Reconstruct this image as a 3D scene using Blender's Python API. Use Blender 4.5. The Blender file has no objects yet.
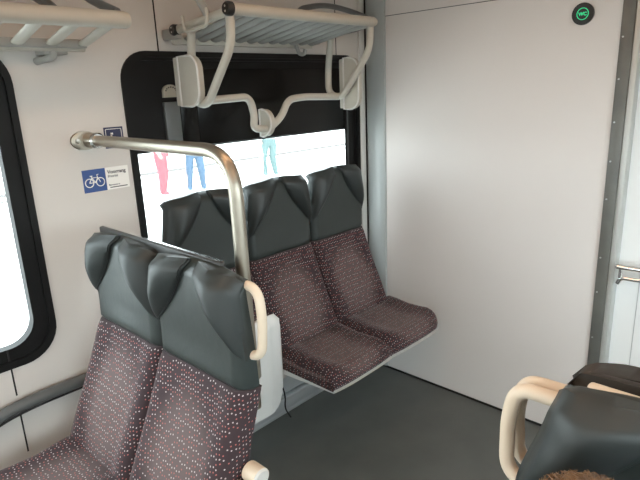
import bpy, bmesh, math, random
from mathutils import Vector, Matrix
random.seed(7)
S = bpy.context.scene
COL = S.collection
PI = math.pi

# ------------------------------------------------------------------ materials
def mat(name, col, rough=.5, metal=0., bump=None, spec=.5, sheen=0., coat=0.):
    m = bpy.data.materials.new(name); m.use_nodes = True
    nt = m.node_tree; b = nt.nodes['Principled BSDF']
    b.inputs['Base Color'].default_value = (*col, 1)
    b.inputs['Roughness'].default_value = rough
    b.inputs['Metallic'].default_value = metal
    b.inputs['Specular IOR Level'].default_value = spec
    if sheen:
        b.inputs['Sheen Weight'].default_value = sheen
        b.inputs['Sheen Roughness'].default_value = .4
    if coat: b.inputs['Coat Weight'].default_value = coat
    if bump:
        scale, strength, dist = bump
        tc = nt.nodes.new('ShaderNodeTexCoord'); n = nt.nodes.new('ShaderNodeTexNoise')
        n.inputs['Scale'].default_value = scale; n.inputs['Detail'].default_value = 4
        bp = nt.nodes.new('ShaderNodeBump'); bp.inputs['Strength'].default_value = strength
        bp.inputs['Distance'].default_value = dist
        nt.links.new(tc.outputs['Object'], n.inputs['Vector'])
        nt.links.new(n.outputs['Fac'], bp.inputs['Height'])
        nt.links.new(bp.outputs['Normal'], b.inputs['Normal'])
    return m

def mottled(name, c1, c2, scale, rough, bump=0.):
    m = mat(name, c1, rough); nt = m.node_tree; b = nt.nodes['Principled BSDF']
    tc = nt.nodes.new('ShaderNodeTexCoord'); n = nt.nodes.new('ShaderNodeTexNoise')
    n.inputs['Scale'].default_value = scale; n.inputs['Detail'].default_value = 6
    r = nt.nodes.new('ShaderNodeValToRGB')
    r.color_ramp.elements[0].position = .35; r.color_ramp.elements[0].color = (*c1, 1)
    r.color_ramp.elements[1].position = .65; r.color_ramp.elements[1].color = (*c2, 1)
    nt.links.new(tc.outputs['Object'], n.inputs['Vector'])
    nt.links.new(n.outputs['Fac'], r.inputs['Fac'])
    nt.links.new(r.outputs['Color'], b.inputs['Base Color'])
    if bump:
        bp = nt.nodes.new('ShaderNodeBump'); bp.inputs['Strength'].default_value = bump
        bp.inputs['Distance'].default_value = .002
        nt.links.new(n.outputs['Fac'], bp.inputs['Height']); nt.links.new(bp.outputs['Normal'], b.inputs['Normal'])
    return m

def fabric(name, base, white, red, pale_mid):
    """Moquette: dark plum cloth woven with rows of small pale and red dots (UV in metres)."""
    m = mat(name, base, .9, spec=.25, sheen=.25); nt = m.node_tree; N = nt.nodes; L = nt.links
    b = N['Principled BSDF']; b.inputs['Sheen Tint'].default_value = (.95, .85, .85, 1)
    uv = N.new('ShaderNodeUVMap'); uv.uv_map = 'UVMap'
    def math_(op, a, c=None, d=None):
        n = N.new('ShaderNodeMath'); n.operation = op
        for i, v in enumerate((a, c, d)):
            if v is None: continue
            if isinstance(v, (int, float)): n.inputs[i].default_value = v
            else: L.new(v, n.inputs[i])
        return n.outputs[0]
    sep = N.new('ShaderNodeSeparateXYZ'); L.new(uv.outputs['UV'], sep.inputs[0])
    X, Y = sep.outputs['X'], sep.outputs['Y']
    CW, CH = .0115, .0120
    v = math_('DIVIDE', Y, CH); row = math_('FLOOR', v); fv = math_('SUBTRACT', v, row)
    shift = math_('MULTIPLY', row, .37)
    u = math_('ADD', math_('DIVIDE', X, CW), shift); cell = math_('FLOOR', u); fu = math_('SUBTRACT', u, cell)
    jit = N.new('ShaderNodeCombineXYZ'); L.new(cell, jit.inputs[0]); L.new(row, jit.inputs[1])
    wn = N.new('ShaderNodeTexWhiteNoise'); wn.noise_dimensions = '2D'; L.new(jit.outputs[0], wn.inputs['Vector'])
    du = math_('MULTIPLY', math_('SUBTRACT', fu, .5), CW / CH)
    dv = math_('SUBTRACT', fv, math_('MULTIPLY_ADD', math_('MODULO', math_('ABSOLUTE', cell), 2.0), .26, .37))
    d = math_('SQRT', math_('ADD', math_('MULTIPLY', du, du), math_('MULTIPLY', dv, dv)))
    disc = math_('LESS_THAN', d, .185)
    keep = math_('LESS_THAN', wn.outputs['Value'], .74)
    mask = math_('MULTIPLY', disc, keep)
    odd = math_('MODULO', math_('ABSOLUTE', row), 2.0)
    red_m = math_('LESS_THAN', math_('ADD', math_('MULTIPLY', odd, .55), math_('MULTIPLY', wn.outputs['Value'], .6)), .5)
    mx = N.new('ShaderNodeMix'); mx.data_type = 'RGBA'
    mx.inputs['A'].default_value = (*white, 1); mx.inputs['B'].default_value = (*red, 1)
    L.new(red_m, mx.inputs['Factor'])
    # gentle uneven pile
    ns = N.new('ShaderNodeTexNoise'); ns.inputs['Scale'].default_value = 9; ns.inputs['Detail'].default_value = 3
    L.new(uv.outputs['UV'], ns.inputs['Vector'])
    rp = N.new('ShaderNodeValToRGB')
    rp.color_ramp.elements[0].color = (*[c * .85 for c in base], 1); rp.color_ramp.elements[1].color = (*[c * 1.2 for c in base], 1)
    L.new(ns.outputs['Fac'], rp.inputs['Fac'])
    # cloth blended paler towards the middle of the pad (second UV map: -1..1 over each pad)
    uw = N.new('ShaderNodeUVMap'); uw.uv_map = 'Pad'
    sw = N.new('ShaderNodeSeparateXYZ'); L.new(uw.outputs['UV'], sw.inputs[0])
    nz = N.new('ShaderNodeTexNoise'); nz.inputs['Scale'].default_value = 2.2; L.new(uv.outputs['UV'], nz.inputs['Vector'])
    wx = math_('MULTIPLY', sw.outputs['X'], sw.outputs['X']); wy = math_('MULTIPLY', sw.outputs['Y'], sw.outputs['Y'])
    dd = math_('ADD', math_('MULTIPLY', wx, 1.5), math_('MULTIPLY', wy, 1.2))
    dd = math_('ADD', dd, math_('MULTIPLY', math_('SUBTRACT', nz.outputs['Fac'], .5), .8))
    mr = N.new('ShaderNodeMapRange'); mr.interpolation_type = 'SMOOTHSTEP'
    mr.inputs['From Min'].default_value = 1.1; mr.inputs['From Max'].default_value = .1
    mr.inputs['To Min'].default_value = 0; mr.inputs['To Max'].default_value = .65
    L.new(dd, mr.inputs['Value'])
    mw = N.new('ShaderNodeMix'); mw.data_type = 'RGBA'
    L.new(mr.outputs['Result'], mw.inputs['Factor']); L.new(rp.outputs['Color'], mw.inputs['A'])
    mw.inputs['B'].default_value = (*pale_mid, 1)
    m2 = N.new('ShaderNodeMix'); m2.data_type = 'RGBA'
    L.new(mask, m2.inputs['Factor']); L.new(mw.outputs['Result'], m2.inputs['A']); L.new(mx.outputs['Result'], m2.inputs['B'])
    L.new(m2.outputs['Result'], b.inputs['Base Color'])
    fine = N.new('ShaderNodeTexNoise'); fine.inputs['Scale'].default_value = 900
    L.new(uv.outputs['UV'], fine.inputs['Vector'])
    bp = N.new('ShaderNodeBump'); bp.inputs['Strength'].default_value = .25; bp.inputs['Distance'].default_value = .001
    L.new(fine.outputs['Fac'], bp.inputs['Height']); L.new(bp.outputs['Normal'], b.inputs['Normal'])
    return m

def emit(name, col, strength):
    m = bpy.data.materials.new(name); m.use_nodes = True; nt = m.node_tree
    b = nt.nodes['Principled BSDF']; b.inputs['Base Color'].default_value = (*col, 1)
    b.inputs['Emission Color'].default_value = (*col, 1); b.inputs['Emission Strength'].default_value = strength
    return m

def glass(name, haze):
    m = bpy.data.materials.new(name); m.use_nodes = True; nt = m.node_tree; N = nt.nodes; L = nt.links
    N.remove(N['Principled BSDF']); out = N['Material Output']
    tr = N.new('ShaderNodeBsdfTransparent'); tr.inputs[0].default_value = (.95, .98, .97, 1)
    gl = N.new('ShaderNodeBsdfGlossy'); gl.inputs['Roughness'].default_value = .02
    tl = N.new('ShaderNodeBsdfTranslucent'); tl.inputs[0].default_value = (.9, .97, .97, 1)
    m1 = N.new('ShaderNodeMixShader'); m1.inputs[0].default_value = haze
    L.new(tr.outputs[0], m1.inputs[1]); L.new(tl.outputs[0], m1.inputs[2])
    m2 = N.new('ShaderNodeMixShader'); fr = N.new('ShaderNodeFresnel'); fr.inputs[0].default_value = 1.35
    geo = N.new('ShaderNodeNewGeometry')
    iv = N.new('ShaderNodeMath'); iv.operation = 'SUBTRACT'; iv.inputs[0].default_value = 1; L.new(geo.outputs['Backfacing'], iv.inputs[1])
    ml = N.new('ShaderNodeMath'); ml.operation = 'MULTIPLY'; L.new(fr.outputs[0], ml.inputs[0]); L.new(iv.outputs[0], ml.inputs[1])
    L.new(ml.outputs[0], m2.inputs[0]); L.new(m1.outputs[0], m2.inputs[1]); L.new(gl.outputs[0], m2.inputs[2])
    L.new(m2.outputs[0], out.inputs[0])
    return m

M = dict(
    wall=mottled('wall_panel', (.59, .555, .52), (.625, .59, .555), 1.3, .42),
    part=mottled('partition_panel', (.73, .69, .665), (.765, .725, .70), .9, .62),
    ceil=mat('ceiling_panel', (.72, .71, .68), .6),
    pillar=mat('grey_pillar', (.40, .43, .43), .35),
    pale_trim=mat('pale_trim', (.62, .61, .585), .45),
    floor=mottled('floor_rubber', (.094, .100, .093), (.112, .118, .110), 5, .42, .05),
    gap=mat('seam_black', (.008, .008, .008), .7),
    rubber=mat('window_rubber', (.007, .007, .007), .5, spec=.2),
    black=mat('black_glass', (.004, .004, .004), .22, spec=.2),
    vent=mat('vent_plate', (.10, .11, .11), .35),
    tan=mat('tan_plate', (.40, .36, .29), .5),
    leather=mat('leather_dark', (.026, .034, .033), .40, bump=(38, .20, .004), spec=.5),
    leather_side=mat('leather_wing', (.021, .027, .027), .48, bump=(30, .18, .004), spec=.5),
    leather_brown=mat('leather_far', (.030, .027, .024), .36, bump=(30, .18, .004)),
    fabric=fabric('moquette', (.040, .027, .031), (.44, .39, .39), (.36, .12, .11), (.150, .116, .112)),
    cream=mat('cream_paint', (.66, .56, .44), .38),
    rack=mat('rack_paint', (.47, .45, .395), .42),
    rack_grey=mat('rack_slat_paint', (.33, .33, .31), .5),
    white=mat('white_shell', (.74, .76, .75), .35),
    alu=mat('aluminium', (.55, .57, .58), .38, .6),
    steel=mat('brushed_steel', (.36, .325, .27), .36, 1.0, bump=(200, .05, .001)),
    chrome=mat('chrome', (.78, .78, .78), .12, 1.0),
    frame=mottled('door_frame_metal', (.115, .115, .105), (.145, .145, .13), 8, .35),
    frame_edge=mat('frame_bevel', (.5, .51, .49), .35, .2),
    shell=mat('shell_grey', (.035, .037, .037), .5),
    ledge=mat('ledge_grey', (.095, .10, .10), .35),
    cap=mat('cap_black', (.008, .008, .008), .3),
    blue=mat('sticker_blue', (.030, .075, .25), .4),
    navy=mat('sticker_navy', (.018, .022, .075), .4),
    sticker=mat('sticker_white', (.84, .82, .78), .4),
    ink=mat('ink', (.06, .06, .07), .5),
    door=mat('door_white', (.88, .90, .90), .35),
    green=emit('wc_green', (.02, .60, .25), .42),
    lamp=emit('lamp_diffuser', (1., .60, .36), 4.0),
    glass=glass('window_glass', .012),
    platform=mottled('platform_paving', (.62, .62, .60), (.68, .68, .66), .6, .9),
    ballast=mottled('track_ballast', (.075, .068, .06), (.13, .12, .11), 8, .95),
    line=mat('platform_line', (.115, .105, .102), .95, spec=0.),
    skin=mat('skin', (.55, .32, .23), .5),
    hair=mottled('hair_brown', (.10, .055, .024), (.24, .135, .06), 60, .5),
    hoodie=mat('jumper_navy', (.03, .04, .07), .9),
    teal=mat('trousers_teal', (.075, .125, .125), .9),
    jeans=mat('trousers_blue', (.035, .075, .13), .9),
    red=mat('trousers_red', (.24, .045, .06), .9),
    pale_top=mat('top_pale', (.65, .65, .63), .9),
    shoe=mat('shoe_pale', (.5, .5, .5), .8),
)

# ------------------------------------------------------------------ helpers
def mesh_obj(name, verts, faces, m, parent=None, smooth=True, uvs=None, angle=40, pad=None):
    me = bpy.data.meshes.new(name); me.from_pydata([tuple(v) for v in verts], [], faces); me.update()
    bm = bmesh.new(); bm.from_mesh(me)
    uvl = None
    if uvs is not None:
        uvl = bm.loops.layers.uv.new('UVMap'); bm.verts.ensure_lookup_table()
        for f in bm.faces:
            for l in f.loops: l[uvl].uv = uvs[l.vert.index]
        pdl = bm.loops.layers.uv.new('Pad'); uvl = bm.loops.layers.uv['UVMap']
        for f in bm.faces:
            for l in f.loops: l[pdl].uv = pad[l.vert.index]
    bmesh.ops.recalc_face_normals(bm, faces=bm.faces); bm.to_mesh(me); bm.free()
    return link(name, me, m, parent, smooth, angle)

def link(name, me, m, parent=None, smooth=True, angle=40):
    o = bpy.data.objects.new(name, me); COL.objects.link(o)
    if m and not me.materials: me.materials.append(m)
    if smooth:
        for p in me.polygons: p.use_smooth = True
        try: me.set_sharp_from_angle(angle=math.radians(angle))
        except Exception: pass
    if parent: o.parent = parent
    return o

class MB:
    """collects closed shapes for ONE mesh"""
    def __init__(s): s.bm = bmesh.new()
    def box(s, x0, x1, y0, y1, z0, z1, bev=0., seg=2):
        t = bmesh.new(); bmesh.ops.create_cube(t, size=1)
        bmesh.ops.scale(t, vec=(abs(x1-x0), abs(y1-y0), abs(z1-z0)), verts=t.verts)
        bmesh.ops.translate(t, vec=((x0+x1)/2, (y0+y1)/2, (z0+z1)/2), verts=t.verts)
        if bev: bmesh.ops.bevel(t, geom=t.edges[:], offset=bev, segments=seg, affect='EDGES', profile=.5)
        s._merge(t); return s
    def _merge(s, t):
        me = bpy.data.meshes.new('t'); t.to_mesh(me); t.free(); s.bm.from_mesh(me); bpy.data.meshes.remove(me)
    def tube(s, pts, r, n=14, closed=False, flat=1.0):
        pts = [Vector(p) for p in pts]; rings = []; k = len(pts)
        prev = None
        for i, p in enumerate(pts):
            if closed: d = (pts[(i+1) % k]-pts[i-1]).normalized()
            else: d = (pts[min(i+1, k-1)]-pts[max(i-1, 0)]).normalized()
            if prev is None:
                a = Vector((0, 0, 1)) if abs(d.z) < .9 else Vector((1, 0, 0))
                u = d.cross(a).normalized()
            else:
                u = (prev-d*prev.dot(d)).normalized()
            prev = u; w = d.cross(u)
            rr = r[i] if isinstance(r, (list, tuple)) else r
            rings.append([s.bm.verts.new(p+u*math.cos(2*PI*j/n)*rr+w*math.sin(2*PI*j/n)*rr*flat) for j in range(n)])
        rng = range(k) if closed else range(k-1)
        for i in rng:
            A, B = rings[i], rings[(i+1) % k]
            for j in range(n): s.bm.faces.new((A[j], A[(j+1) % n], B[(j+1) % n], B[j]))
        if not closed:
            s.bm.faces.new(rings[0][::-1]); s.bm.faces.new(rings[-1])
        return s
    def prism(s, outline, axis, a, b, bev=0.):
        """closed 2D outline extruded along axis from a to b"""
        t = bmesh.new()
        def P(q, c):
            return {0: (c, q[0], q[1]), 1: (q[0], c, q[1]), 2: (q[0], q[1], c)}[axis]
        A = [t.verts.new(P(q, a)) for q in outline]; B = [t.verts.new(P(q, b)) for q in outline]
        n = len(outline)
        t.faces.new(A[::-1]); t.faces.new(B)
        for i in range(n): t.faces.new((A[i], A[(i+1) % n], B[(i+1) % n], B[i]))
        if bev:
            ed = [e for e in t.edges if (e.verts[0] in A) == (e.verts[1] in A)]
            bmesh.ops.bevel(t, geom=ed, offset=bev, segments=2, affect='EDGES', profile=.5)
        s._merge(t); return s
    def ring_prism(s, outer, inner, axis, a, b):
        t = bmesh.new()
        def P(q, c): return {0: (c, q[0], q[1]), 1: (q[0], c, q[1]), 2: (q[0], q[1], c)}[axis]
        n = len(outer)
        Oa = [t.verts.new(P(q, a)) for q in outer]; Ob = [t.verts.new(P(q, b)) for q in outer]
        Ia = [t.verts.new(P(q, a)) for q in inner]; Ib = [t.verts.new(P(q, b)) for q in inner]
        for i in range(n):
            j = (i+1) % n
            t.faces.new((Oa[i], Oa[j], Ob[j], Ob[i])); t.faces.new((Ia[i], Ib[i], Ib[j], Ia[j]))
            t.faces.new((Oa[i], Ia[i], Ia[j], Oa[j])); t.faces.new((Ob[i], Ob[j], Ib[j], Ib[i]))
        s._merge(t); return s
    def build(s, name, m, parent=None, smooth=True, angle=40):
        bmesh.ops.recalc_face_normals(s.bm, faces=s.bm.faces)
        me = bpy.data.meshes.new(name); s.bm.to_mesh(me); s.bm.free()
        return link(name, me, m, parent, smooth, angle)

def rrect(x0, x1, z0, z1, r, n=8):
    pts = []
    for cx, cz, a0 in ((x1-r, z1-r, 0), (x0+r, z1-r, 90), (x0+r, z0+r, 180), (x1-r, z0+r, 270)):
        for i in range(n+1):
            a = math.radians(a0+90*i/n); pts.append((cx+r*math.cos(a), cz+r*math.sin(a)))
    return pts

def fillet(pts, rad, n=7):
    """polyline with rounded corners"""
    P = [Vector(p) for p in pts]; out = [P[0]]
    for i in range(1, len(P)-1):
        a, b, c = P[i-1], P[i], P[i+1]
        u, w = (a-b), (c-b); r = rad[i-1] if isinstance(rad, (list, tuple)) else rad
        d = min(r, u.length*.49, w.length*.49); p0 = b+u.normalized()*d; p1 = b+w.normalized()*d
        for k in range(n+1):
            t = k/n; out.append(p0*(1-t)**2+b*2*t*(1-t)+p1*t*t)
    out.append(P[-1]); return out

def empty(name, loc, rz=0.):
    o = bpy.data.objects.new(name, None); COL.objects.link(o); o.location = loc; o.rotation_euler = (0, 0, rz)
    o.empty_display_size = .1
    return o

def tag(o, label, cat, group=None):
    o['label'] = label; o['category'] = cat
    if group: o['group'] = group
    return o

def struct(o, label=None, cat=None):
    o['kind'] = 'structure'
    if label: o['label'] = label
    if cat: o['category'] = cat
    return o

def text_obj(name, body, size, m, mat_world, parent=None, ext=.0006, align='LEFT', bold=0.):
    cu = bpy.data.curves.new(name, 'FONT'); cu.body = body; cu.size = size; cu.extrude = ext
    cu.align_x = align; cu.align_y = 'CENTER'; cu.offset = bold
    o = bpy.data.objects.new(name, cu); COL.objects.link(o)
    bpy.context.view_layer.update()
    me = bpy.data.meshes.new_from_object(o.evaluated_get(bpy.context.evaluated_depsgraph_get()))
    bpy.data.objects.remove(o); bpy.data.curves.remove(cu)
    me.transform(mat_world)
    r = link(name, me, None, parent, False); me.materials.clear(); me.materials.append(m)
    return r

# ------------------------------------------------------------------ dimensions (metres)
YW = 2.0        # inner face of the window wall
XP = 2.494      # face of the end partition
ZC = 2.30
YR = -.80       # opposite wall
XB = -3.6       # other end

# ------------------------------------------------------------------ shell
def wall_with_holes(name, outer, holes, y0, y1, m):
    bm = bmesh.new(); loops = []
    for lp in [outer]+holes:
        vs = [bm.verts.new((x, y0, z)) for x, z in lp]
        loops += [bm.edges.new((vs[i], vs[(i+1) % len(vs)])) for i in range(len(vs))]
    bmesh.ops.triangle_fill(bm, use_beauty=True, edges=loops)
    faces = bm.faces[:]
    r = bmesh.ops.extrude_face_region(bm, geom=faces)
    bmesh.ops.translate(bm, vec=(0, y1-y0, 0), verts=[g for g in r['geom'] if isinstance(g, bmesh.types.BMVert)])
    bmesh.ops.recalc_face_normals(bm, faces=bm.faces)
    me = bpy.data.meshes.new(name); bm.to_mesh(me); bm.free()
    return link(name, me, m, None, False)

W1 = (1.040, 2.425, .865, 1.862)      # window beside the bench
W2 = (-.75, .655, .800, 1.875)        # window by the double seat
W3 = (-2.6, -1.2, .870, 1.838)
holes = [rrect(*W1, .11), rrect(*W2, .125), rrect(*W3, .115)]
w = struct(wall_with_holes('wall_left', [(XB, -.02), (XP+.3, -.02), (XP+.3, ZC), (XB, ZC)], holes, YW, YW+.07, M['wall']))
# panel seams of the window wall
s = MB()
for x, z0, z1 in ((1.209, 1.845, ZC), (2.252, 1.845, ZC), (.487, .69, .868), (.486, .46, .64), (-.9, .5, ZC), (-1.05, .5, ZC)):
    s.box(x-.0028, x+.0028, YW-.0012, YW+.002, z0, z1)
struct(s.build('trim_1', M['gap'], None, False))

V1 = (-2.7, -1.1, .80, 1.90); V2 = (-.7, 2.1, .75, 1.86)
w = struct(wall_with_holes('wall_right', [(XB, -.02), (XP+.3, -.02), (XP+.3, ZC), (XB, ZC)],
                           [rrect(*V1, .11), rrect(*V2, .11)], YR, YR-.07, M['wall']))
struct(MB().box(XB, XP+.3, YR-.07, YW+.07, -.06, 0).build('floor', M['floor'], None, False))
struct(MB().box(XB, XP+.3, YR-.07, YW+.07, ZC, ZC+.05).build('ceiling', M['ceil'], None, False))
fw = MB().box(XB-.06, XB, YR-.07, -.45, 0, ZC).box(XB-.06, XB, 1.65, YW+.07, 0, ZC).box(XB-.06, XB, -.45, 1.65, 0, .45).box(XB-.06, XB, -.45, 1.65, 2.0, ZC)
struct(fw.build('wall_front', M['wall'], None, False))
e_ = empty('window_6', (XB, .6, .45)); e_['kind'] = 'structure'  # unseen glazing added in the end wall to throw daylight on the partition
MB().ring_prism([(-1.05, 0), (1.05, 0), (1.05, 1.55), (-1.05, 1.55)], [(-1.0, .05), (1.0, .05), (1.0, 1.5), (-1.0, 1.5)], 0, -.065, .008).build('window_frame', M['frame'], e_, False)  # frame and pane of the added, unseen end glazing
MB().box(-.04, -.033, -1.0, 1.0, .05, 1.5).build('pane', M['glass'], e_, False)
# end partition with the door opening at its right
DY0, DY1 = -.35, .640
p = MB().box(XP, XP+.05, DY1+.005, YW, .004, ZC).box(XP, XP+.05, YR, DY0, .004, ZC).box(XP, XP+.05, DY0, DY1+.005, 2.08, ZC)
struct(p.build('wall_back', M['part'], None, False))
struct(MB().box(XP-.001, XP+.002, DY1+.07, 1.86, 2.053, 2.0565).build('trim_2', M['vent'], None, False))
struct(MB().box(XP-.004, XP+.004, DY1+.06, YW-.01, .0005, .012).build('baseboard_back', M['gap'], None, False))
# grey corner pillar, pale strip next to the window
pil = [(XP+.001, 1.858), (XP-.012, 1.862), (XP-.020, 1.885), (XP-.022, 1.925), (XP-.020, 1.965), (XP-.010, 1.985), (XP+.001, 1.988)]
struct(MB().prism(pil, 2, .015, ZC).build('trim_3', M['pillar']))
struct(MB().box(2.432, 2.476, YW-.012, YW+.001, .3, ZC, .004).build('trim_4', M['pale_trim']))
struct(MB().box(2.478, 2.492, YW-.008, YW+.001, .2, ZC).build('trim_5', M['gap'], None, False))

# door frame and door
df = MB().box(XP-.012, XP+.055, .658, .706, .004, 2.10, .003).box(XP-.012, XP+.055, DY0-.06, DY0-.012, .004, 2.10, .003)
df.box(XP-.012, XP+.055, DY0-.06, .706, 2.085, 2.135, .003)
fr = struct(df.build('trim_6', M['frame']))
MB().box(XP-.006, XP+.06, .634, .6585, .004, 2.09, .004).build('bevel_strip', M['frame_edge'], fr)
for z in (1.85, 1.69, 1.52, 1.36, 1.2, .94, .78, .56):
    MB().tube([(XP-.012, .694, z), (XP-.0155, .694, z)], .0035, 10).build('screw', M['alu'], fr)
dr = struct(MB().box(XP+.05, XP+.085, DY0-.03, .66, .006, 2.10).build('door_1', M['door'], None, False))
MB().box(XP+.0485, XP+.051, .545, .548, .01, 2.09).build('panel_seam', M['alu'], dr, False)
h = MB()
h.tube(fillet([(XP+.05, .34, .93), (XP-.01, .36, .925), (XP-.03, .45, .922), (XP-.035, .618, .920)], .05), .011)
h.tube([(XP-.035, .618, .920), (XP-.035, .627, .920)], [.011, .006])
h.tube(fillet([(XP-.03, .46, .895), (XP-.032, .52, .874), (XP-.033, .60, .872), (XP-.034, .612, .845)], .03), .009)
h.tube([(XP-.034, .604, .92), (XP-.034, .604, .872)], .008)
h.tube([(XP-.03, .46, .922), (XP-.03, .46, .894)], .009)
hd = h.build('door_handle', M['chrome'], dr)

# skirting with heater grille on the window wall
sk = MB().box(.9, XP-.03, YW-.025, YW, .004, .03, .004).box(.9, XP-.03, YW-.035, YW, .034, .10, .006)
sk.box(.9, XP-.03, YW-.055, YW, .105, .125, .005).box(.9, XP-.03, YW-.03, YW, .13, .24, .004)
struct(sk.build('baseboard_left', M['alu']))

# wall ledge by the double seat
lg = MB()
lg.tube(fillet([(.22, 1.965, .60), (.30, 1.965, .61), (.40, 1.965, .655), (.52, 1.965, .668), (.90, 1.965, .668)], .08, 6), .022, 12)
lo = lg.build('wall_ledge', M['ledge'])
MB().tube(fillet([(.22, 1.958, .578), (.31, 1.958, .588), (.41, 1.958, .632), (.53, 1.958, .645), (.90, 1.958, .645)], .08, 6), .006, 8).build('ledge_seal', M['gap'], lo)
tag(lo, 'dark grey rounded ledge running along white wall below the left window', 'ledge')

# ------------------------------------------------------------------ windows
def window(idx, W, r, y, sgn, rubber=.048):
    x0, x1, z0, z1 = W; n = 8
    e = empty('window_%d' % idx, ((x0+x1)/2, y, z0)); e['kind'] = 'structure'
    def off(pts): return [(a-(x0+x1)/2, b-z0) for a, b in pts]
    MB().ring_prism(off(rrect(x0-.004, x1+.004, z0-.004, z1+.004, r)), off(rrect(x0+.018, x1-.018, z0+.022, z1-.018, r-.014)), 1, -.008*sgn, .03*sgn).build('window_frame', M['rubber'], e)
    MB().ring_prism(off(rrect(x0+.016, x1-.016, z0+.018, z1-.016, r-.012)), off(rrect(x0+rubber, x1-rubber, z0+rubber, z1-rubber, r-.035)), 1, .004*sgn, .045*sgn).build('rubber_seal', M['rubber'], e)
    MB().prism(off(rrect(x0+.02, x1-.02, z0+.02, z1-.02, r-.02)), 1, .046*sgn, .052*sgn).build('pane', M['glass'], e, False)
    return e
w1 = window(1, W1, .11, YW, 1, .030)
w2 = window(2, W2, .125, YW, 1, .066)
window(3, W3, .115, YW, 1)
window(4, V1, .11, YR, -1); window(5, V2, .11, YR, -1)
# dark upper part of window 1: opening vent panel, guide rails and latch plate
ox, oz = (W1[0]+W1[1])/2, W1[2]
def wb(x0, x1, y0, y1, z0, z1, bev=.0): return (x0-ox, x1-ox, y0, y1, z0-oz, z1-oz, bev)
MB().prism([(a-ox, b-oz) for a, b in rrect(W1[0]+.022, W1[1]-.022, 1.478, W1[3]-.02, .085) if b > 1.59] + [(W1[0]+.022-ox, 1.478-oz), (W1[1]-.022-ox, 1.478-oz)], 1, .022, .040).build('vent_backing', M['rubber'], w1, False)
MB().box(*wb(1.372, 2.312, .010, .024, 1.484, 1.80, .004)).build('vent_panel', M['black'], w1)
MB().box(*wb(2.318, 2.402, .008, .012, .89, 1.82, .001)).build('guide_rail', M['rubber'], w1)
MB().box(*wb(2.330, 2.342, .003, .010, .89, 1.82, .002)).build('guide_rail', M['shell'], w1)
MB().box(*wb(1.290, 1.372, .012, .03, 1.478, 1.80, .003)).build('guide_rail', M['black'], w1)
lp = MB().box(*wb(1.214, 1.284, .006, .024, 1.49, 1.672, .003)).build('latch_plate', M['vent'], w1)
pts = [(1.216-ox, 1.690-oz)]+[(1.249-ox-.033*math.cos(PI*i/10), 1.715-oz+.025*math.sin(PI*i/10)) for i in range(11)]+[(1.282-ox, 1.690-oz)]
tp = MB().prism(pts, 1, .004, .022, .002).build('latch_knob', M['tan'], w1)
d = MB()
for k in range(7):
    a = PI*(k+.5)/7; d.tube([(1.249-ox-.024*math.cos(a), .0045, 1.713-oz+.017*math.sin(a)), (1.249-ox-.024*math.cos(a), .003, 1.713-oz+.017*math.sin(a))], .0032, 8)
d.build('latch_hole', M['cap'], tp)

# ------------------------------------------------------------------ stickers and the WC sign
def wallT(x, z, rot=0.):   # text on the window wall, read from the car (faces -Y)
    return Matrix.Translation((x, YW-.0016, z)) @ Matrix.Rotation(PI/2, 4, 'X')
st = MB().box(.838, 1.018, YW-.001, YW+.001, 1.362, 1.446).build('bicycle_sticker', M['sticker'], None, False)
tag(st, 'blue and white bicycle priority sticker on wall below the handrail', 'sticker')
MB().box(.838, .926, YW-.0014, YW, 1.362, 1.446).build('blue_panel', M['blue'], st, False)
b = MB(); yb = YW-.0018; cx, cz = .882, 1.404
def bp(x, z): return (cx+x, yb, cz+z)
for wx in (-.021, .021):
    b.tube([bp(wx+.0155*math.cos(2*PI*i/24), -.007+.0155*math.sin(2*PI*i/24)) for i in range(24)], .0018, 6, True)
for seg in ([(-.021, -.007), (-.010, .011), (.012, .011), (.002, -.007), (-.021, -.007)], [(.002, -.007), (-.010, .011), (-.012, .018)], [(.021, -.007), (.012, .011), (.010, .021), (.016, .022)], [(-.017, .018), (-.007, .018)]):
    b.tube([bp(*q) for q in seg], .0016, 6)
b.build('bicycle_symbol', M['sticker'], st)
text_obj('lettering', 'Voorrang', .019, M['ink'], wallT(.934, 1.428), st, bold=.0003)
text_obj('lettering', 'Priorité', .013, M['ink'], wallT(.934, 1.412), st)
text_obj('lettering', 'Bienvenue à', .009, M['ink'], wallT(.934, 1.379), st)
MB().box(.938, 1.008, YW-.0014, YW, 1.368, 1.3715).build('underline', M['ink'], st, False)

s2 = MB().box(.9425, 1.018, YW-.001, YW+.001, 1.515, 1.5925).build('pictogram_sticker', M['navy'], None, False)
tag(s2, 'small dark blue pictogram sticker partly behind the handrail', 'sticker')
MB().ring_prism(rrect(.9485, 1.012, 1.521, 1.5865, .004, 3), rrect(.9505, 1.010, 1.523, 1.5845, .003, 3), 1, YW-.0014, YW).build('border_line', M['sticker'], s2, False)
b = MB()
def q(x, z): return (x, YW-.0018, z)
b.tube([q(.972, 1.572), q(.972, 1.5655)], [.0052, .0052], 8)
b.tube([q(.970, 1.563), q(.968, 1.546), q(.984, 1.545), q(.988, 1.528)], .0034, 6)
b.tube([q(.970, 1.558), q(.982, 1.553)], .0026, 6)
b.tube([q(.976+.013*math.cos(2*PI*i/18), 1.538+.013*math.sin(2*PI*i/18)) for i in range(18)], .0016, 6, True)
b.build('seated_figure_symbol', M['sticker'], s2)

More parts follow.
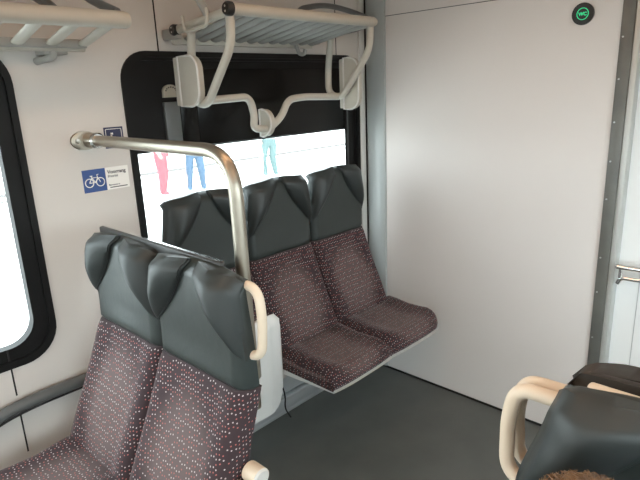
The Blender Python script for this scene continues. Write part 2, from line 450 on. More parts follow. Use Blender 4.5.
wc = empty('toilet_sign', (XP, .855, 1.952))
tag(wc, 'round black toilet sign with lit green letters high on partition', 'sign')
def circ(r, n=40): return [(r*math.cos(2*PI*i/n), r*math.sin(2*PI*i/n)) for i in range(n)]
MB().prism(circ(.043), 0, 0, -.010, .003).build('sign_housing', M['cap'], wc)
MB().ring_prism(circ(.0235), circ(.0208), 0, -.0095, -.0112).build('lit_ring', M['green'], wc, False)
T = Matrix.Translation((-.0108, 0, -.001)) @ Matrix.Rotation(-PI/2, 4, 'Z') @ Matrix.Rotation(PI/2, 4, 'X')
text_obj('lit_letters', 'WC', .0185, M['green'], T, wc, align='CENTER', bold=.0006)

# ------------------------------------------------------------------ handrail from the wall
hr = empty('handrail', (.881, 1.145, 0))
tag(hr, 'brushed steel handrail bending from wall down behind the double seat', 'handrail')
path = fillet([(0, YW-.02-1.145, 1.553), (0, 0.008, 1.550), (0, 0, .80)], .125, 12)
# keep the vertical leg plumb
MB().tube(path, .0195, 18).build('rail_tube', M['steel'], hr)
fl = MB().prism([(.034*math.cos(2*PI*i/28)*(1.45 if abs(math.cos(2*PI*i/28)) else 1)-.018, 1.553+.034*math.sin(2*PI*i/28)) for i in range(28)], 1, YW-1.145-.012, YW-1.145, .003).build('wall_flange', M['steel'], hr)
MB().tube([(0, YW-1.145-.012, 1.553), (0, YW-1.145-.075, 1.553)], .027, 18).build('flange_socket', M['steel'], hr)
MB().tube([(0, YW-1.145-.075, 1.553), (0, YW-1.145-.082, 1.553)], [.029, .0235], 18).build('lock_ring', M['chrome'], hr)
MB().tube([(-.045, YW-1.145-.012, 1.553), (-.045, YW-1.145-.016, 1.553)], .009, 12).build('bolt', M['chrome'], hr)
MB().tube([(0, 0, .90), (0, 0, .955)], .026, 20).box(-.0585, 0, -.020, .020, .905, .950, .004).build('pole_clamp', M['steel'], hr)

# ------------------------------------------------------------------ seat pieces (local: faces -Y, origin on the floor under the headrest front)
def slab(name, F, B, m, parent, uv=None, sub=0):
    """closed body between two equal grids F and B (rows of points)"""
    R, C = len(F), len(F[0]); verts = [p for r in F for p in r]+[p for r in B for p in r]; n = R*C; faces = []
    for i in range(R-1):
        for j in range(C-1):
            a = i*C+j; faces.append((a, a+1, a+C+1, a+C)); faces.append((n+a, n+a+C, n+a+C+1, n+a+1))
    for j in range(C-1):
        faces.append((j, n+j, n+j+1, j+1)); a = (R-1)*C+j; faces.append((a, a+1, n+a+1, n+a))
    for i in range(R-1):
        a = i*C; faces.append((a, a+C, n+a+C, n+a)); a = i*C+C-1; faces.append((a, n+a, n+a+C, a+C))
    uvs = None
    pad = None
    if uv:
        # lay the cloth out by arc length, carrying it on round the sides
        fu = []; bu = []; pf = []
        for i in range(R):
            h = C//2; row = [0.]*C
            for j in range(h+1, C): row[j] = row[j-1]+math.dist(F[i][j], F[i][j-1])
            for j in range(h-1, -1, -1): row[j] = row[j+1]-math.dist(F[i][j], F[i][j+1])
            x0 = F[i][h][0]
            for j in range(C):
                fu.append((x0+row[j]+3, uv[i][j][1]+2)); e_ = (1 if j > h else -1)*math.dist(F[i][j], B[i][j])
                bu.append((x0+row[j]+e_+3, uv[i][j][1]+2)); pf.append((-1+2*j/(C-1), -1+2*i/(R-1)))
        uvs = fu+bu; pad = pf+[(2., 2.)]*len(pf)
    return mesh_obj(name, verts, faces, m, parent, True, uvs, 50, pad)

def sstep(a, b, x):
    t = max(0., min(1., (x-a)/(b-a))); return t*t*(3-2*t)

HB, HT = .945, 1.305       # headrest bottom and top
def gore(v):               # half width of the middle panel of the headrest
    return .13+.87*min(1., max(0., (1-v)/.70))**1.45
def head_hw(v, HW, tp=.05): return HW*(1-tp*(.5*sstep(.40, 1, v)+.5*max(0, (v-.35)/.65)))
def head_top(u, ht=HT): return ht-.014*abs(u)**2-.016*sstep(.88, 1.0, abs(u))**2
def headrest(root, cx, HW=.205, lm=None, wm=None, wing=.034, ht=HT, taper=.11):
    lm = lm or M['leather']; wm = wm or M['leather_side']
    NU, NV = 28, 22; F = []; B = []
    def z_at(u, v): return HB+(head_top(u, ht)-HB)*v
    def edge(u, v):      # how far the face turns back near its rim
        e = .030*sstep(.86, 1, abs(u))**1.6+.040*sstep(.90, 1, v)**1.5+.010*sstep(.05, 0, v)
        return e
    for i in range(NV+1):
        v = i/NV; rf = []; rb = []
        for j in range(NU+1):
            u = -1+2*j/NU; a = abs(u)
            x = cx+u*head_hw(v, HW, taper); z = z_at(u, v)
            y = edge(u, v)+.010*(1-a*a)*sstep(0, .3, v)
            rf.append((x, y, z)); rb.append((x*1.0, .072-.012*a*a-.012*v, z-.002))
        F.append(rf); B.append(rb)
    hd = slab('headrest', F, B, lm, root)
    for sgn in (-1, 1):  # padded side wings: a bolster from the middle panel's seam to the rim
        NS, NW = 12, 24; F = []; B = []
        for i in range(NW+1):
            v = .305+(1.0-.305)*i/NW; g = min(.985, gore(v)); rf = []; rb = []
            p = wing*sstep(.28, .72, v)*(1-.35*sstep(.82, 1, v))
            for j in range(NS+1):
                s_ = j/NS; u = sgn*(g+(1.004-g)*s_)
                x = cx+u*head_hw(v, HW, taper); z = z_at(max(-1, min(1, u)), v)+.004*sstep(.8, 1, v)
                bump = sstep(-.15, .52, s_)-.85*sstep(.55, 1.02, s_)
                y = edge(max(-1, min(1, u)), v)*.75-p*bump-.0035*sstep(0, .12, s_)
                rf.append((x, y, z)); rb.append((x-sgn*.004*s_, .050-.012*(1-s_), z-.004))
            F.append(rf); B.append(rb)
        slab('side_wing', F, B, wm, hd)
        # stitched piping along the seam
        pts = []
        for i in range(0, NW+1):
            v = .31+(.985-.31)*i/NW; g = min(.985, gore(v)); u = sgn*g
            pts.append((cx+u*head_hw(v, HW, taper), edge(u, v)*.8+.002*(1-g), z_at(u, v)))
        MB().tube(pts, .0028, 6).build('piping', wm, hd)
    return hd

RB = -.165                # y of the backrest foot
def backrest(root, cx, HW=.204):
    NU, NV = 30, 22; F = []; B = []; UV = []
    z0, z1 = .50, HB
    for i in range(NV+1):
        v = i/NV; rf = []; rb = []; ru = []
        for j in range(NU+1):
            u = -1+2*j/NU; a = abs(u)
            hw = HW*(1+.008*sstep(.6, 0, v))
            x = cx+u*hw; z = z0+(z1-z0)*v
            y = RB*(1-v)**1.08*1.10
            y -= .016*sstep(.45, .78, a)*(1-sstep(.86, 1, a))*(1-.5*v)       # side bolsters
            y -= .012*math.exp(-((v-.35)/.22)**2)*(1-a*a)                   # lumbar swell
            y += .020*sstep(.86, 1, a)**1.7+.006*sstep(.95, 1, v)+.02*sstep(.05, 0, v)
            rf.append((x, y, z)); rb.append((x, RB*(1-v)*.9+.066, z)); ru.append((x*1.0, z*1.06))
        F.append(rf); B.append(rb); UV.append(ru)
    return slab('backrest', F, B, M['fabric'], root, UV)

def cushion(root, cx, HW=.206, front=-.50, rl=.0, rr=.0, top=.545):
    """seat pad; rl / rr: how far the left / right front corner is rounded away"""
    back = -.125
    prof = [(back, top-.055), (back, top-.01), (back-.03, top+.008), (-.22, top+.004), (-.30, top-.006), (-.38, top-.004), (-.43, top-.001), (-.462, top-.006),
            (-.482, top-.018), (-.493, top-.034), (front, top-.055), (front+.002, top-.072), (front+.012, top-.082)]
    sc = (front-back)/(-.50-back)
    prof = [(back+(y-back)*sc if k not in (10,) else y, z) for k, (y, z) in enumerate(prof)]
    # arc length
    L = [0]
    for i in range(1, len(prof)): L.append(L[-1]+math.dist(prof[i], prof[i-1]))
    NU = 30; F = []; B = []; UV = []
    for k, (y, z) in enumerate(prof):
        rf = []; rb = []; ru = []
        for j in range(NU+1):
            u = -1+2*j/NU; a = abs(u); x = cx+u*HW
            r = rl if u < 0 else rr
            g = .012*a**3+r*(1-math.sqrt(max(0, 1-sstep(.45, 1, a)**2*.98)))
            f = max(0., (y-back)/(front-back))
            yy = y+g*f
            top_f = sstep(.30, .95, (z-(top-.082))/.082)
            zz = z-.020*sstep(.84, 1, a)**1.6*top_f
            zz += (.010*sstep(.4, .75, a)*(1-sstep(.85, 1, a))-.006*(1-a*a))*top_f*(1-sstep(.8, 1, f))
            rf.append((x, yy, zz)); rb.append((x*1.0, min(back, yy+.006) if k else yy, top-.084)); ru.append((x, L[k]))
        F.append(rf); B.append(rb); UV.append(ru)
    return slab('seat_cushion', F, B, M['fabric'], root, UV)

def seat_pan(root, cx, HW, front=-.505, top=.463, rl=0., rr=0., name='seat_pan', m=None):
    NU = 24; F = []; B = []
    for k in range(9):
        f = k/8; y = -.10+(front+.10)*f; rf = []; rb = []
        for j in range(NU+1):
            u = -1+2*j/NU; a = abs(u); r = rl if u < 0 else rr
            g = .012*a**3+r*(1-math.sqrt(max(0, 1-sstep(.45, 1, a)**2*.98)))
            yy = y+g*f; x = cx+u*HW
            rf.append((x, yy, top)); rb.append((cx+u*HW*.985, yy+.012*f, top-.011-.022*(1-f)))
        F.append(rf); B.append(rb)
    return slab(name, F, B, m or M['white'], root)

# ------------------------------------------------------------------ bench of three tip-up seats along the window wall
SW = .415; X0 = 1.497; YB = 1.885
def tip_seat(x, label, rr=0., rl=0.):
    e = empty('tip_up_seat', (x, YB, 0)); tag(e, label, 'seat', 'tip-up seats along the window wall')
    wd_ = .022 if rr else 0
    headrest(e, 0); backrest(e, 0); cushion(e, wd_, .206+wd_, rr=rr, rl=rl); seat_pan(e, wd_, .2055+wd_, rr=rr, rl=rl)
    MB().box(-.16, .16, .050, YW-YB-.001, .50, .84, .006).build('wall_mount', M['shell'], e)
    MB().box(-.17, .17, -.13, YW-YB-.001, .425, .455, .004).box(-.17, .17, .06, YW-YB-.001, .425, .55, .004).build('support_beam', M['alu'], e)
    return e
tip_seat(X0+SW/2, 'plum dotted tip-up seat, lowered, in the middle of the window bench', rl=.0)
tip_seat(X0+SW*1.5, 'plum dotted tip-up seat, lowered, next to the white partition', rr=.05)
# third seat, folded up: white underside faces the car
e = empty('tip_up_seat', (X0-SW/2, YB, 0))
tag(e, 'folded tip-up seat with white underside, partly behind the steel pole', 'seat', 'tip-up seats along the window wall')
headrest(e, 0); backrest(e, 0)
MB().box(-.16, .16, .050, YW-YB-.001, .50, .84, .006).build('wall_mount', M['shell'], e)
MB().box(-.17, .17, -.04, YW-YB-.001, .425, .455, .004).build('support_beam', M['alu'], e)
# folded cushion and shell
fc = MB().box(-.200, .200, -.168, -.10, .40, .735, .028, 4).build('seat_cushion', M['fabric'], e)
uvl = fc.data.uv_layers.new(name='UVMap')
for l in fc.data.loops:
    c = fc.data.vertices[l.vertex_index].co; uvl.data[l.index].uv = (c.x, c.z)
NU, NV = 26, 26; F = []; B = []
for i in range(NV+1):
    v = i/NV; rf = []; rb = []
    z = .285+.465*v
    for j in range(NU+1):
        u = -1+2*j/NU; a = abs(u)
        zz = z
        # rounded upper corners, lower corners cut to a curve
        if v > .5: zz = z-.035*sstep(.78, 1, a)**2*(v-.5)*2
        else: zz = z+.085*sstep(.62, 1, a)**2*(1-v*2)
        y = -.190-.012*(1-sstep(.55, .70, a))+.018*sstep(.86, 1, a)**2+.020*sstep(.90, 1, v)**2+.010*sstep(.3, 0, v)
        rf.append((u*.2065, y, zz)); rb.append((u*.2065, -.168 + .0*a, zz))
    F.append(rf); B.append(rb)
slab('seat_pan', F, B, M['white'], e)
MB().tube([(.196, -.150, .425), (.228, -.150, .425)], .022, 16).tube([(.228, -.150, .425), (.236, -.150, .425)], [.022, .014], 16).build('hinge_knob', M['pale_trim'], e)
# loose cable below the bench
cb = MB().tube(fillet([(1.70, 1.962, .20), (1.705, 1.945, .13), (1.69, 1.94, .07), (1.72, 1.93, .006)], .03, 5), .004, 8).build('cable', M['cap'])
tag(cb, 'thin black cable hanging over the skirting under the bench', 'cable')

# ------------------------------------------------------------------ transverse double seats
def double_seat(x, y, rz, label, aisle, lm=None, wm=None, width=.410, ht=1.264, arm=True, rail_m='shell', out=.03, seat=True):
    """aisle: +1 / -1 local side of the aisle"""
    e = empty('double_seat', (x, y, 0), rz); tag(e, label, 'seat', 'transverse double seats')
    hw = width/2-.001
    for cx in (-width/2, width/2):
        ais = out > .06 and cx*aisle > 0
        headrest(e, cx+(.018*aisle if ais else 0), .228 if ais else hw, lm, wm, .036, ht, .22 if ais else .06); backrest(e, cx, hw+.0025); cushion(e, cx, hw+.001, rr=.02, rl=.02)
    seat_pan(e, 0, width-.004, name='seat_base', m=M['shell'])
    MB().box(-width+.07, width-.07, .054, .068, .44, 1.240, .004).box(-width+.03, width-.03, -.12, .066, .40, .452, .004).build('back_shell', M['shell'], e)
    rail = MB().box(-width+(.005 if rail_m == 'shell' else .045), width-.115, .050, .069, 1.215, 1.268 if rail_m == 'shell' else 1.256, .006, 3).build('top_rail', M[rail_m], e)
    if rail_m == 'shell':
        MB().box(-width+.01, width-.12, .060, .067, 1.2675, 1.2695).build('chrome_strip', M['chrome'], rail, False)
    MB().box(-.05, .05, -.30, .0, .012, .44, .02).box(-.12, .12, -.36, .03, .001, .014, .004).build('pedestal', M['shell'], e)
    a = aisle; w0 = width-.12; E = width+out
    MB().tube(fillet([(a*w0, .058, 1.228 if rail_m == 'shell' else 1.212), (a*(E-.012), .058, 1.226 if rail_m == 'shell' else 1.208), (a*E, .056, 1.15), (a*(E-.004), .050, 1.045), (a*(E-.075), .046, 1.035), (a*(E-.13), .046, 1.035)], [.06, .03, .045, .02], 8), .0128, 14).build('grab_handle', M['cream'], e)
    if arm:
        ar = MB().tube([(a*(width+.012), -.006, .728), (a*(width+.060), -.006, .728)], .027, 20).build('armrest_hinge', M['cream'], e)
        MB().tube([(a*(width+.060), -.006, .728), (a*(width+.065), -.006, .728)], [.026, .021], 20).build('hinge_cap', M['pale_trim'], ar)
        MB().box(min(a*(width+.002), a*(width+.042)), max(a*(width+.002), a*(width+.042)), -.43, -.03, .685, .722, .017, 4).build('armrest', M['cream'], e)
    return e
double_seat(.752, 1.437, -PI/2, 'plum dotted double seat with dark leather headrests beside the left wall', +1, out=.036)
double_seat(.745, -.141, -PI/2, 'double seat with dark leather headrests at the lower right, facing the viewer', -1, rail_m='cream', out=.074, ht=1.262)
double_seat(.892, -.141, PI/2, 'brown leather double seat behind the one at lower right, facing away', +1, M['leather_brown'], M['leather_brown'], rail_m='cream', out=.074, ht=1.262)

# ------------------------------------------------------------------ luggage racks
def rack(name_label, xs, xe, yf, zf, yb, zb, spacing, rf, capends, slat_w=.020, slat_m='rack'):
    e = empty('luggage_rack', ((xs+xe)/2, YW, zb)); tag(e, name_label, 'luggage rack', 'luggage racks over the windows')
    o = Vector(e.location)
    def P(x, y, z): return Vector((x, y, z))-o
    MB().tube([P(xs, yf, zf), P(xe-.012, yf, zf), P(xe, yf, zf)], [rf, rf, rf*.8], 18).build('front_rail', M['rack'], e)
    MB().box(*[c for k in range(3) for c in sorted((P(xs, yb-.012, zb-.018)[k], P(xe-.02, yb+.012, zb+.018)[k]))], .006).build('back_rail', M['rack'], e)
    n = int((xe-xs)/spacing)
    for k in range(n):
        x = xs+.05+(xe-xs-.10)*k/(n-1)
        d = .006
        MB().box(*[c for c in (x-o.x-slat_w, x-o.x+slat_w)], 0, 1, -.006, .006, .004) if 0 else None
        A = P(x, yf+.012, zf-.010); Bq = P(x+.02, yb-.008, zb+.004)
        MB().tube([A, Bq], slat_w, 12, flat=.42).build('slat', M[slat_m], e)
    return e, P
r1, P1 = rack('pale grey luggage rack over window bench, holding looped bicycle tubes', 1.245, 2.035, 1.575, 1.972, 1.950, 1.905, .062, .0205, True, .024, 'rack_grey')
# side tubes with dark end caps, arched handles, wall brackets
for x in (1.245, 2.015):
    MB().tube([P1(x, 1.575, 1.968), P1(x, 1.91, 1.936)], .016, 14).build('side_tube', M['rack'], r1)
    MB().box(*[c for k in range(3) for c in sorted((P1(x-.012, 1.90, 1.905)[k], P1(x+.012, YW-.001, 1.945)[k]))], .004).build('wall_bracket', M['rack_grey'], r1)
for y, z, rr in ((1.575, 1.972, .024), (1.912, 1.936, .021)):
    c = MB().tube([P1(1.246, y, z), P1(1.228, y, z), P1(1.222, y, z)], [rr, rr, rr*.8], 18).build('end_cap', M['cap'], r1)
    for dz in (-.008, .008): MB().tube([P1(1.2225, y, z+dz), P1(1.2205, y, z+dz)], .004, 8).build('screw', M['chrome'], c)
MB().tube(fillet([P1(1.78, 1.80, 1.955), P1(1.79, 1.80, 2.035), P1(1.96, 1.80, 2.066), P1(2.14, 1.80, 2.05), P1(2.30, 1.80, 2.02), P1(2.33, 1.90, 1.99), P1(2.335, YW-.002, 1.985)], .09, 7), .015, 12, flat=.8).build('arched_bracket', M['ledge'], r1)
MB().tube(fillet([P1(1.245, 1.70, 1.955), P1(1.235, 1.76, 2.05), P1(1.235, 1.86, 2.12), P1(1.235, YW-.002, 2.13)], .05, 6), .014, 12).build('arched_bracket', M['rack_grey'], r1)
MB().tube(fillet([P1(1.215, 1.82, 1.975), P1(1.215, 1.82, 1.918), P1(1.215, 1.67, 1.928), P1(1.215, 1.67, 1.985)], .05, 8), .0065, 10).build('strap_loop', M['rack'], r1)
for k in (1.90,):
    MB().tube(fillet([P1(k, 1.935, 1.90), P1(k, 1.92, 1.862), P1(k+.015, 1.90, 1.856), P1(k+.02, 1.895, 1.880)], .02, 5), .009, 10).build('coat_hook', M['rack_grey'], r1)

r2, P2 = rack('pale luggage rack at upper left above the left window', -.55, .905, 1.65, 1.925, 1.93, 1.870, .098, .0255, False, .021)
MB().box(*[c for k in range(3) for c in sorted((P2(-.55, 1.905, 1.862)[k], P2(.885, 1.93, 1.890)[k]))], .004).build('rear_profile', M['rack_grey'], r2)
for x in (-.4, .775):
    MB().tube(fillet([P2(x, 1.93, 1.855), P2(x+.0, 1.925, 1.835), P2(x-.03, YW-.002, 1.825)], .02, 5), .012, 10).build('coat_hook', M['rack_grey'], r2)
    MB().box(*[c for k in range(3) for c in sorted((P2(x-.03, 1.925, 1.842)[k], P2(x+.05, YW-.001, 1.868)[k]))], .004).build('wall_bracket', M['rack_grey'], r2)
    MB().tube(fillet([P2(x+.105, 1.665, 1.948), P2(x+.10, 1.74, 1.975), P2(x+.09, 1.82, 2.01), P2(x+.08, YW-.002, 2.12)], .06, 7), .014, 12).build('arched_bracket', M['ledge'], r2)
    MB().tube(fillet([P2(x-.02, 1.78, 1.945), P2(x-.04, 1.82, 1.985), P2(x-.06, YW-.002, 2.06)], .05, 7), .016, 12).build('arched_bracket', M['ledge'], r2)

# ------------------------------------------------------------------ bicycle holder of bent tubes hanging under the rack
bh = empty('bicycle_holder', (1.64, 1.77, 1.55))
tag(bh, 'cream bent-tube bicycle holder with pads hanging under the luggage rack', 'bicycle holder')
ob = Vector(bh.location)
def Q(x, y, z): return Vector((x, y, z))-ob
TR = .0155
for x, nm in ((1.25, 'left'), (2.02, 'right')):
    MB().tube(fillet([Q(x, 1.588, 1.955), Q(x, 1.593, 1.858), Q(x, 1.765, 1.655), Q(x, 1.848, 1.672), Q(x, 1.848, 1.78), Q(x, 1.825, 1.925)], [.05, .07, .06, .05], 9), TR, 14).build('hanging_tube', M['rack'], bh)
MB().tube(fillet([Q(1.25, 1.775, 1.673), Q(1.485, 1.80, 1.680), Q(1.505, 1.80, 1.600), Q(1.495, 1.80, 1.552), Q(1.575, 1.80, 1.540), Q(1.66, 1.80, 1.590), Q(1.70, 1.80, 1.660), Q(1.80, 1.80, 1.668), Q(2.02, 1.785, 1.660)], [.06, .03, .035, .04, .05, .045, .04], 8), TR, 14).build('cross_tube', M['rack'], bh)
def pad(name, x, yb_, yf_, z0, z1, th, r, half=False):
    """plate across the car: straight edge to the wall, rounded edge to the aisle"""
    out = [(yb_, z0), (yb_, z1)]
    n = 10
    for i in range(n+1):
        a = PI/2*i/n; out.append((yf_+r-r*math.sin(a) if 0 else yf_+r*(1-math.sin(a)), z1-r+r*math.cos(a)))
    for i in range(n+1):
        a = PI/2*i/n; out.append((yf_+r*(1-math.cos(a)), z0+r-r*math.sin(a)))
    o2 = [(a-ob.y, b-ob.z) for a, b in out]
    p_ = MB().prism(o2, 0, x-th/2-ob.x, x+th/2-ob.x, .003).build(name, M['rack'], bh)
    # raised rim
    c0 = sum(q[0] for q in o2)/len(o2); c1 = sum(q[1] for q in o2)/len(o2)
    MB().tube([(x-th/2-ob.x-.001, a*1.0, b) for a, b in o2], .0045, 8, True).build('rim', M['pale_trim'], p_)
    return p_
pad('wheel_pad', 1.232, 1.890, 1.765, 1.655, 1.838, .024, .055)
MB().box(*[c for k in range(3) for c in sorted((Q(1.220, 1.886, 1.656)[k], Q(1.246, 1.925, 1.836)[k]))], .004).build('pad_flange', M['rack'], bh)
pad('wheel_pad', 1.575, 1.835, 1.765, 1.512, 1.625, .024, .055)
pad('wheel_pad', 2.060, 1.775, 1.685, 1.600, 1.835, .024, .055)
MB().box(*[c for k in range(3) for c in sorted((Q(2.050, 1.772, 1.604)[k], Q(2.070, 1.805, 1.83)[k]))], .004).build('pad_flange', M['rack'], bh)

# ------------------------------------------------------------------ ceiling lamps
for i, (y, lab) in enumerate(((1.05, 'long ceiling lamp nearer the window wall'), (.1, 'long ceiling lamp over the aisle'))):
    e = empty('ceiling_lamp', (-.4, y, ZC)); tag(e, lab, 'lamp', 'ceiling lamps')
    MB().box(-2.6, 2.4, -.085, .085, -.018, 0, .004).build('lamp_housing', M['rack'], e)
    MB().box(-2.55, 2.35, -.065, .065, -.026, -.016, .004).build('diffuser', M['lamp'], e)

# ------------------------------------------------------------------ people
def person_mesh(name, joints, edges, root_i, mats, face_mat, lvl=2):
    bm = bmesh.new(); sk = bm.verts.layers.skin.verify(); vs = []
    for i, (co, r) in enumerate(joints):
        v = bm.verts.new(co); v[sk].radius = (r, r) if not isinstance(r, tuple) else r; v[sk].use_root = i == root_i; vs.append(v)
    for a, b_ in edges: bm.edges.new((vs[a], vs[b_]))
    me = bpy.data.meshes.new(name); bm.to_mesh(me); bm.free()
    o = bpy.data.objects.new(name, me); COL.objects.link(o)
    k = o.modifiers.new('Skin', 'SKIN'); k.use_smooth_shade = True
    u = o.modifiers.new('Sub', 'SUBSURF'); u.levels = lvl; u.render_levels = lvl
    bpy.context.view_layer.update()
    m2 = bpy.data.meshes.new_from_object(o.evaluated_get(bpy.context.evaluated_depsgraph_get()))
    o.modifiers.clear(); o.data = m2; bpy.data.meshes.remove(me); m2.name = name
    m2.materials.clear()
    for m_ in mats: m2.materials.append(m_)
    for p_ in m2.polygons: p_.material_index = face_mat(p_.center); p_.use_smooth = True
    return o

def standing(x, y, z, rz, label, trousers, spread, knee=0., stride=0.):
    h = .87
    J = [((0, 0, h), .125), ((0, .0, 1.08), .12), ((0, .0, 1.30), .135), ((0, .0, 1.47), .055), ((0, -.01, 1.53), .055), ((0, -.015, 1.63), .088), ((0, -.01, 1.71), .07)]
    E = [(0, 1), (1, 2), (2, 3), (3, 4), (4, 5), (5, 6)]
    for s_ in (-1, 1):
        b0 = len(J); st_ = stride*s_
        J += [((s_*.09, st_*.1, h-.08), .105), ((s_*(.085+spread*.6)-knee, -.03+st_*.5, .47), .085), ((s_*(.075+spread), .02+st_, .10), .062), ((s_*(.08+spread), -.14+st_, .035), .035)]
        E += [(0, b0), (b0, b0+1), (b0+1, b0+2), (b0+2, b0+3)]
        b1 = len(J)
        J += [((s_*.185, 0, 1.40), .055), ((s_*.225, .03, 1.12), .042), ((s_*.215, -.06, .90), .034), ((s_*.20, -.10, .80), .030)]
        E += [(2, b1), (b1, b1+1), (b1+1, b1+2), (b1+2, b1+3)]
    def fm(c):
        if c.z < .075: return 3
        if c.z < .93 and abs(c.x) < .19: return 0
        if c.z > 1.49 or (c.z < .90): return 2
        return 1
    o = person_mesh('person', J, E, 0, [trousers, M['pale_top'], M['skin'], M['shoe']], fm)
    o.location = (x, y, z); o.rotation_euler = (0, 0, rz); tag(o, label, 'person', 'people on the platform')
    hh = bmesh.new(); bmesh.ops.create_uvsphere(hh, u_segments=16, v_segments=10, radius=.108)
    for v in hh.verts: v.co = Vector((v.co.x*.86, v.co.y*1.0+.012, max(v.co.z, -.04)+1.655))
    bmesh.ops.scale(hh, vec=(1, 1, 1), verts=hh.verts)
    me = bpy.data.meshes.new('hair'); hh.to_mesh(me); hh.free(); link('hair', me, M['hair'], o)
    nb = MB().tube([(0, -.100, 1.64), (0, -.122, 1.612)], [.008, .014], 8).build('nose', M['skin'], o)
    return o
standing(8.62, 9.85, -.3, math.radians(-28), 'person in pale teal trousers standing rightmost on the platform outside', M['teal'], .05, .06)
standing(6.45, 9.75, -.3, math.radians(-28), 'person in blue trousers standing on the platform between the other two', M['jeans'], .07, 0)
standing(5.70, 9.80, -.3, math.radians(40), 'person in red trousers standing leftmost on the platform', M['red'], -.035, 0)

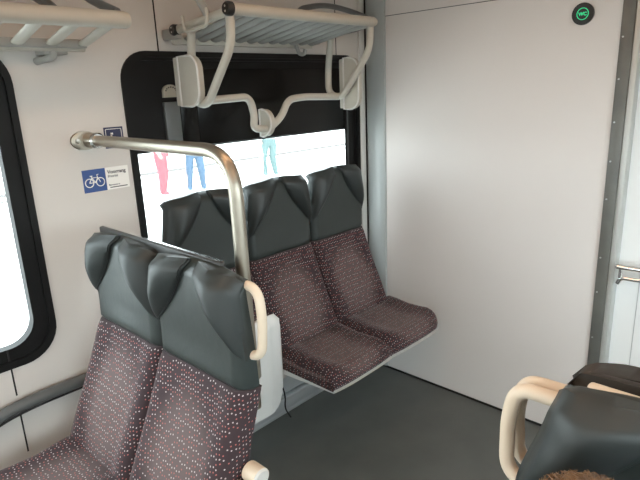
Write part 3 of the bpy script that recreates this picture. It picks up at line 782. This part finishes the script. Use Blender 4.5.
# seated child whose hair shows at the lower right
def seated():
    hx, hy, hz = .585, .150, 1.135; DZ = -.015
    J = [((.475, .06, .67), .112), ((.515, .07, .81), .105), ((.55, .085, .96), .095), ((.57, .12, 1.035), .045), ((hx, hy, 1.10), .055), ((hx-.01, hy, 1.165), .070), ((hx, hy, 1.205), .05)]
    E = [(0, 1), (1, 2), (2, 3), (3, 4), (4, 5), (5, 6)]
    for s_ in (-1, 1):
        b0 = len(J)
        J += [((.42, .06+s_*.075, .655), .08), ((.16, .06+s_*.09, .635), .062), ((.13, .06+s_*.09, .34), .045), ((.13, .06+s_*.09, .13), .035), ((.04, .06+s_*.095, .04), .033)]
        E += [(0, b0), (b0, b0+1), (b0+1, b0+2), (b0+2, b0+3), (b0+3, b0+4)]
        b1 = len(J)
        J += [((.555, .085+s_*.135, .965), .05), ((.50, .075+s_*.175, .79), .038), ((.36, .065+s_*.12, .73), .030), ((.29, .062+s_*.09, .725), .028)]
        E += [(2, b1), (b1, b1+1), (b1+1, b1+2), (b1+2, b1+3)]
    def fm(c):
        if c.z > 1.02: return 2
        if c.x < .33 and c.z > .69: return 2
        if c.z < .10: return 3
        if c.z < .72 and c.x < .56: return 0
        return 1
    o = person_mesh('person', J, E, 0, [M['jeans'], M['hoodie'], M['skin'], M['shoe']], fm)
    tag(o, 'person with fluffy brown hair seated at the lower right, only the crown showing', 'person')
    # face: nose, eyes, ears
    for s_ in (-1, 1):
        MB().tube([(hx-.073, hy+s_*.028, 1.145), (hx-.079, hy+s_*.028, 1.145)], .009, 10).build('eye', M['cap'], o)
        MB().tube([(hx+.004, hy+s_*.068, 1.15), (hx+.006, hy+s_*.086, 1.13)], [.012, .018], 10).build('ear', M['skin'], o)
    MB().tube([(hx-.072, hy, 1.14), (hx-.094, hy, 1.115)], [.007, .012], 8).build('nose', M['skin'], o)
    # fingers
    for s_ in (-1, 1):
        for k in range(5):
            y = .062+s_*.09+(k-2)*.014; l = (.045, .062, .068, .062, .050)[k]
            if k == (4 if s_ < 0 else 0): l = .040
            MB().tube([(.285, y, .722), (.285-l*.5, y, .722), (.285-l, y, .708)], [.0085, .008, .006], 8).build('finger', M['skin'], o)
    bm = bmesh.new(); bmesh.ops.create_uvsphere(bm, u_segments=24, v_segments=16, radius=1)
    for v in bm.verts:
        c = v.co.copy(); n_ = .006*math.sin(9*c.x+3*c.y)*math.cos(8*c.y)
        z = max(c.z, -.35 if c.x > -.2 else .15)
        v.co = Vector((hx+.012+c.x*(.098+n_), hy+c.y*(.088+n_), 1.155+z*(.088+n_)))
    me = bpy.data.meshes.new('hair'); bm.to_mesh(me); bm.free(); hr_ = link('hair', me, M['hair'], o)
    st_ = MB()
    for k in range(1100):
        a = random.uniform(0, 2*PI); t = random.uniform(.02, 1.35)
        dr_ = Vector((math.sin(t)*math.cos(a), math.sin(t)*math.sin(a), math.cos(t)))
        if dr_.x < -.5 and dr_.z < .35: continue
        p0 = Vector((hx+.012+dr_.x*.095, hy+dr_.y*.085, 1.155+dr_.z*.086))
        tg = Vector((random.uniform(-1, 1), random.uniform(-1, 1), random.uniform(-.6, .5)))
        tg = (tg-dr_*tg.dot(dr_)).normalized(); p1 = p0+dr_*.004+tg*.010; p2 = p1+dr_*.003+tg*.012
        st_.tube([p0, p1, p2], [.0011, .0010, .0004], 4)
    st_.build('loose_strands', M['hair'], hr_)
    o.location.z = DZ
    return o
seated()

# ------------------------------------------------------------------ outside: platform
pf = MB().box(-40, 60, YW+.25, 60, -1.2, -.3).build('platform', M['platform'], None, False); struct(pf)
MB().box(-40, 60, -40, YW+.25, -1.3, -1.2).build('ground', M['ballast'], None, False)['kind'] = 'structure'
ln = MB().box(-40, 60, 13.05, 13.55, -.3, -.297).box(-40, 60, 12.30, 12.52, -.3, -.297).build('trim_7', M['line'], None, False); struct(ln)
# ------------------------------------------------------------------ world and camera
wd = bpy.data.worlds.new('World'); S.world = wd; wd.use_nodes = True
bg = wd.node_tree.nodes['Background']; bg.inputs[0].default_value = (.88, .95, 1.0, 1); bg.inputs[1].default_value = 5.0

cam = bpy.data.cameras.new('camera'); co = bpy.data.objects.new('camera', cam); COL.objects.link(co)
R = Matrix(((0.68564, 0.22035, -0.69379), (-0.72687, 0.15562, -0.66891), (-0.03943, 0.96293, 0.26686)))
# camera axes: columns are right, up, back in world space
R = R.to_quaternion().to_matrix()
co.matrix_world = Matrix.Translation((0, 0, 1.7)) @ R.to_4x4()
cam.sensor_width = 36; cam.lens = 546/640*36; cam.clip_start = .02; cam.clip_end = 300
S.camera = co
vs_ = S.view_settings; vs_.view_transform = 'Standard'; vs_.look = 'None'; vs_.gamma = 1; vs_.use_curve_mapping = False
vs_.exposure = .72
try: S.cycles.max_bounces = 8; S.cycles.transparent_max_bounces = 12
except Exception: pass
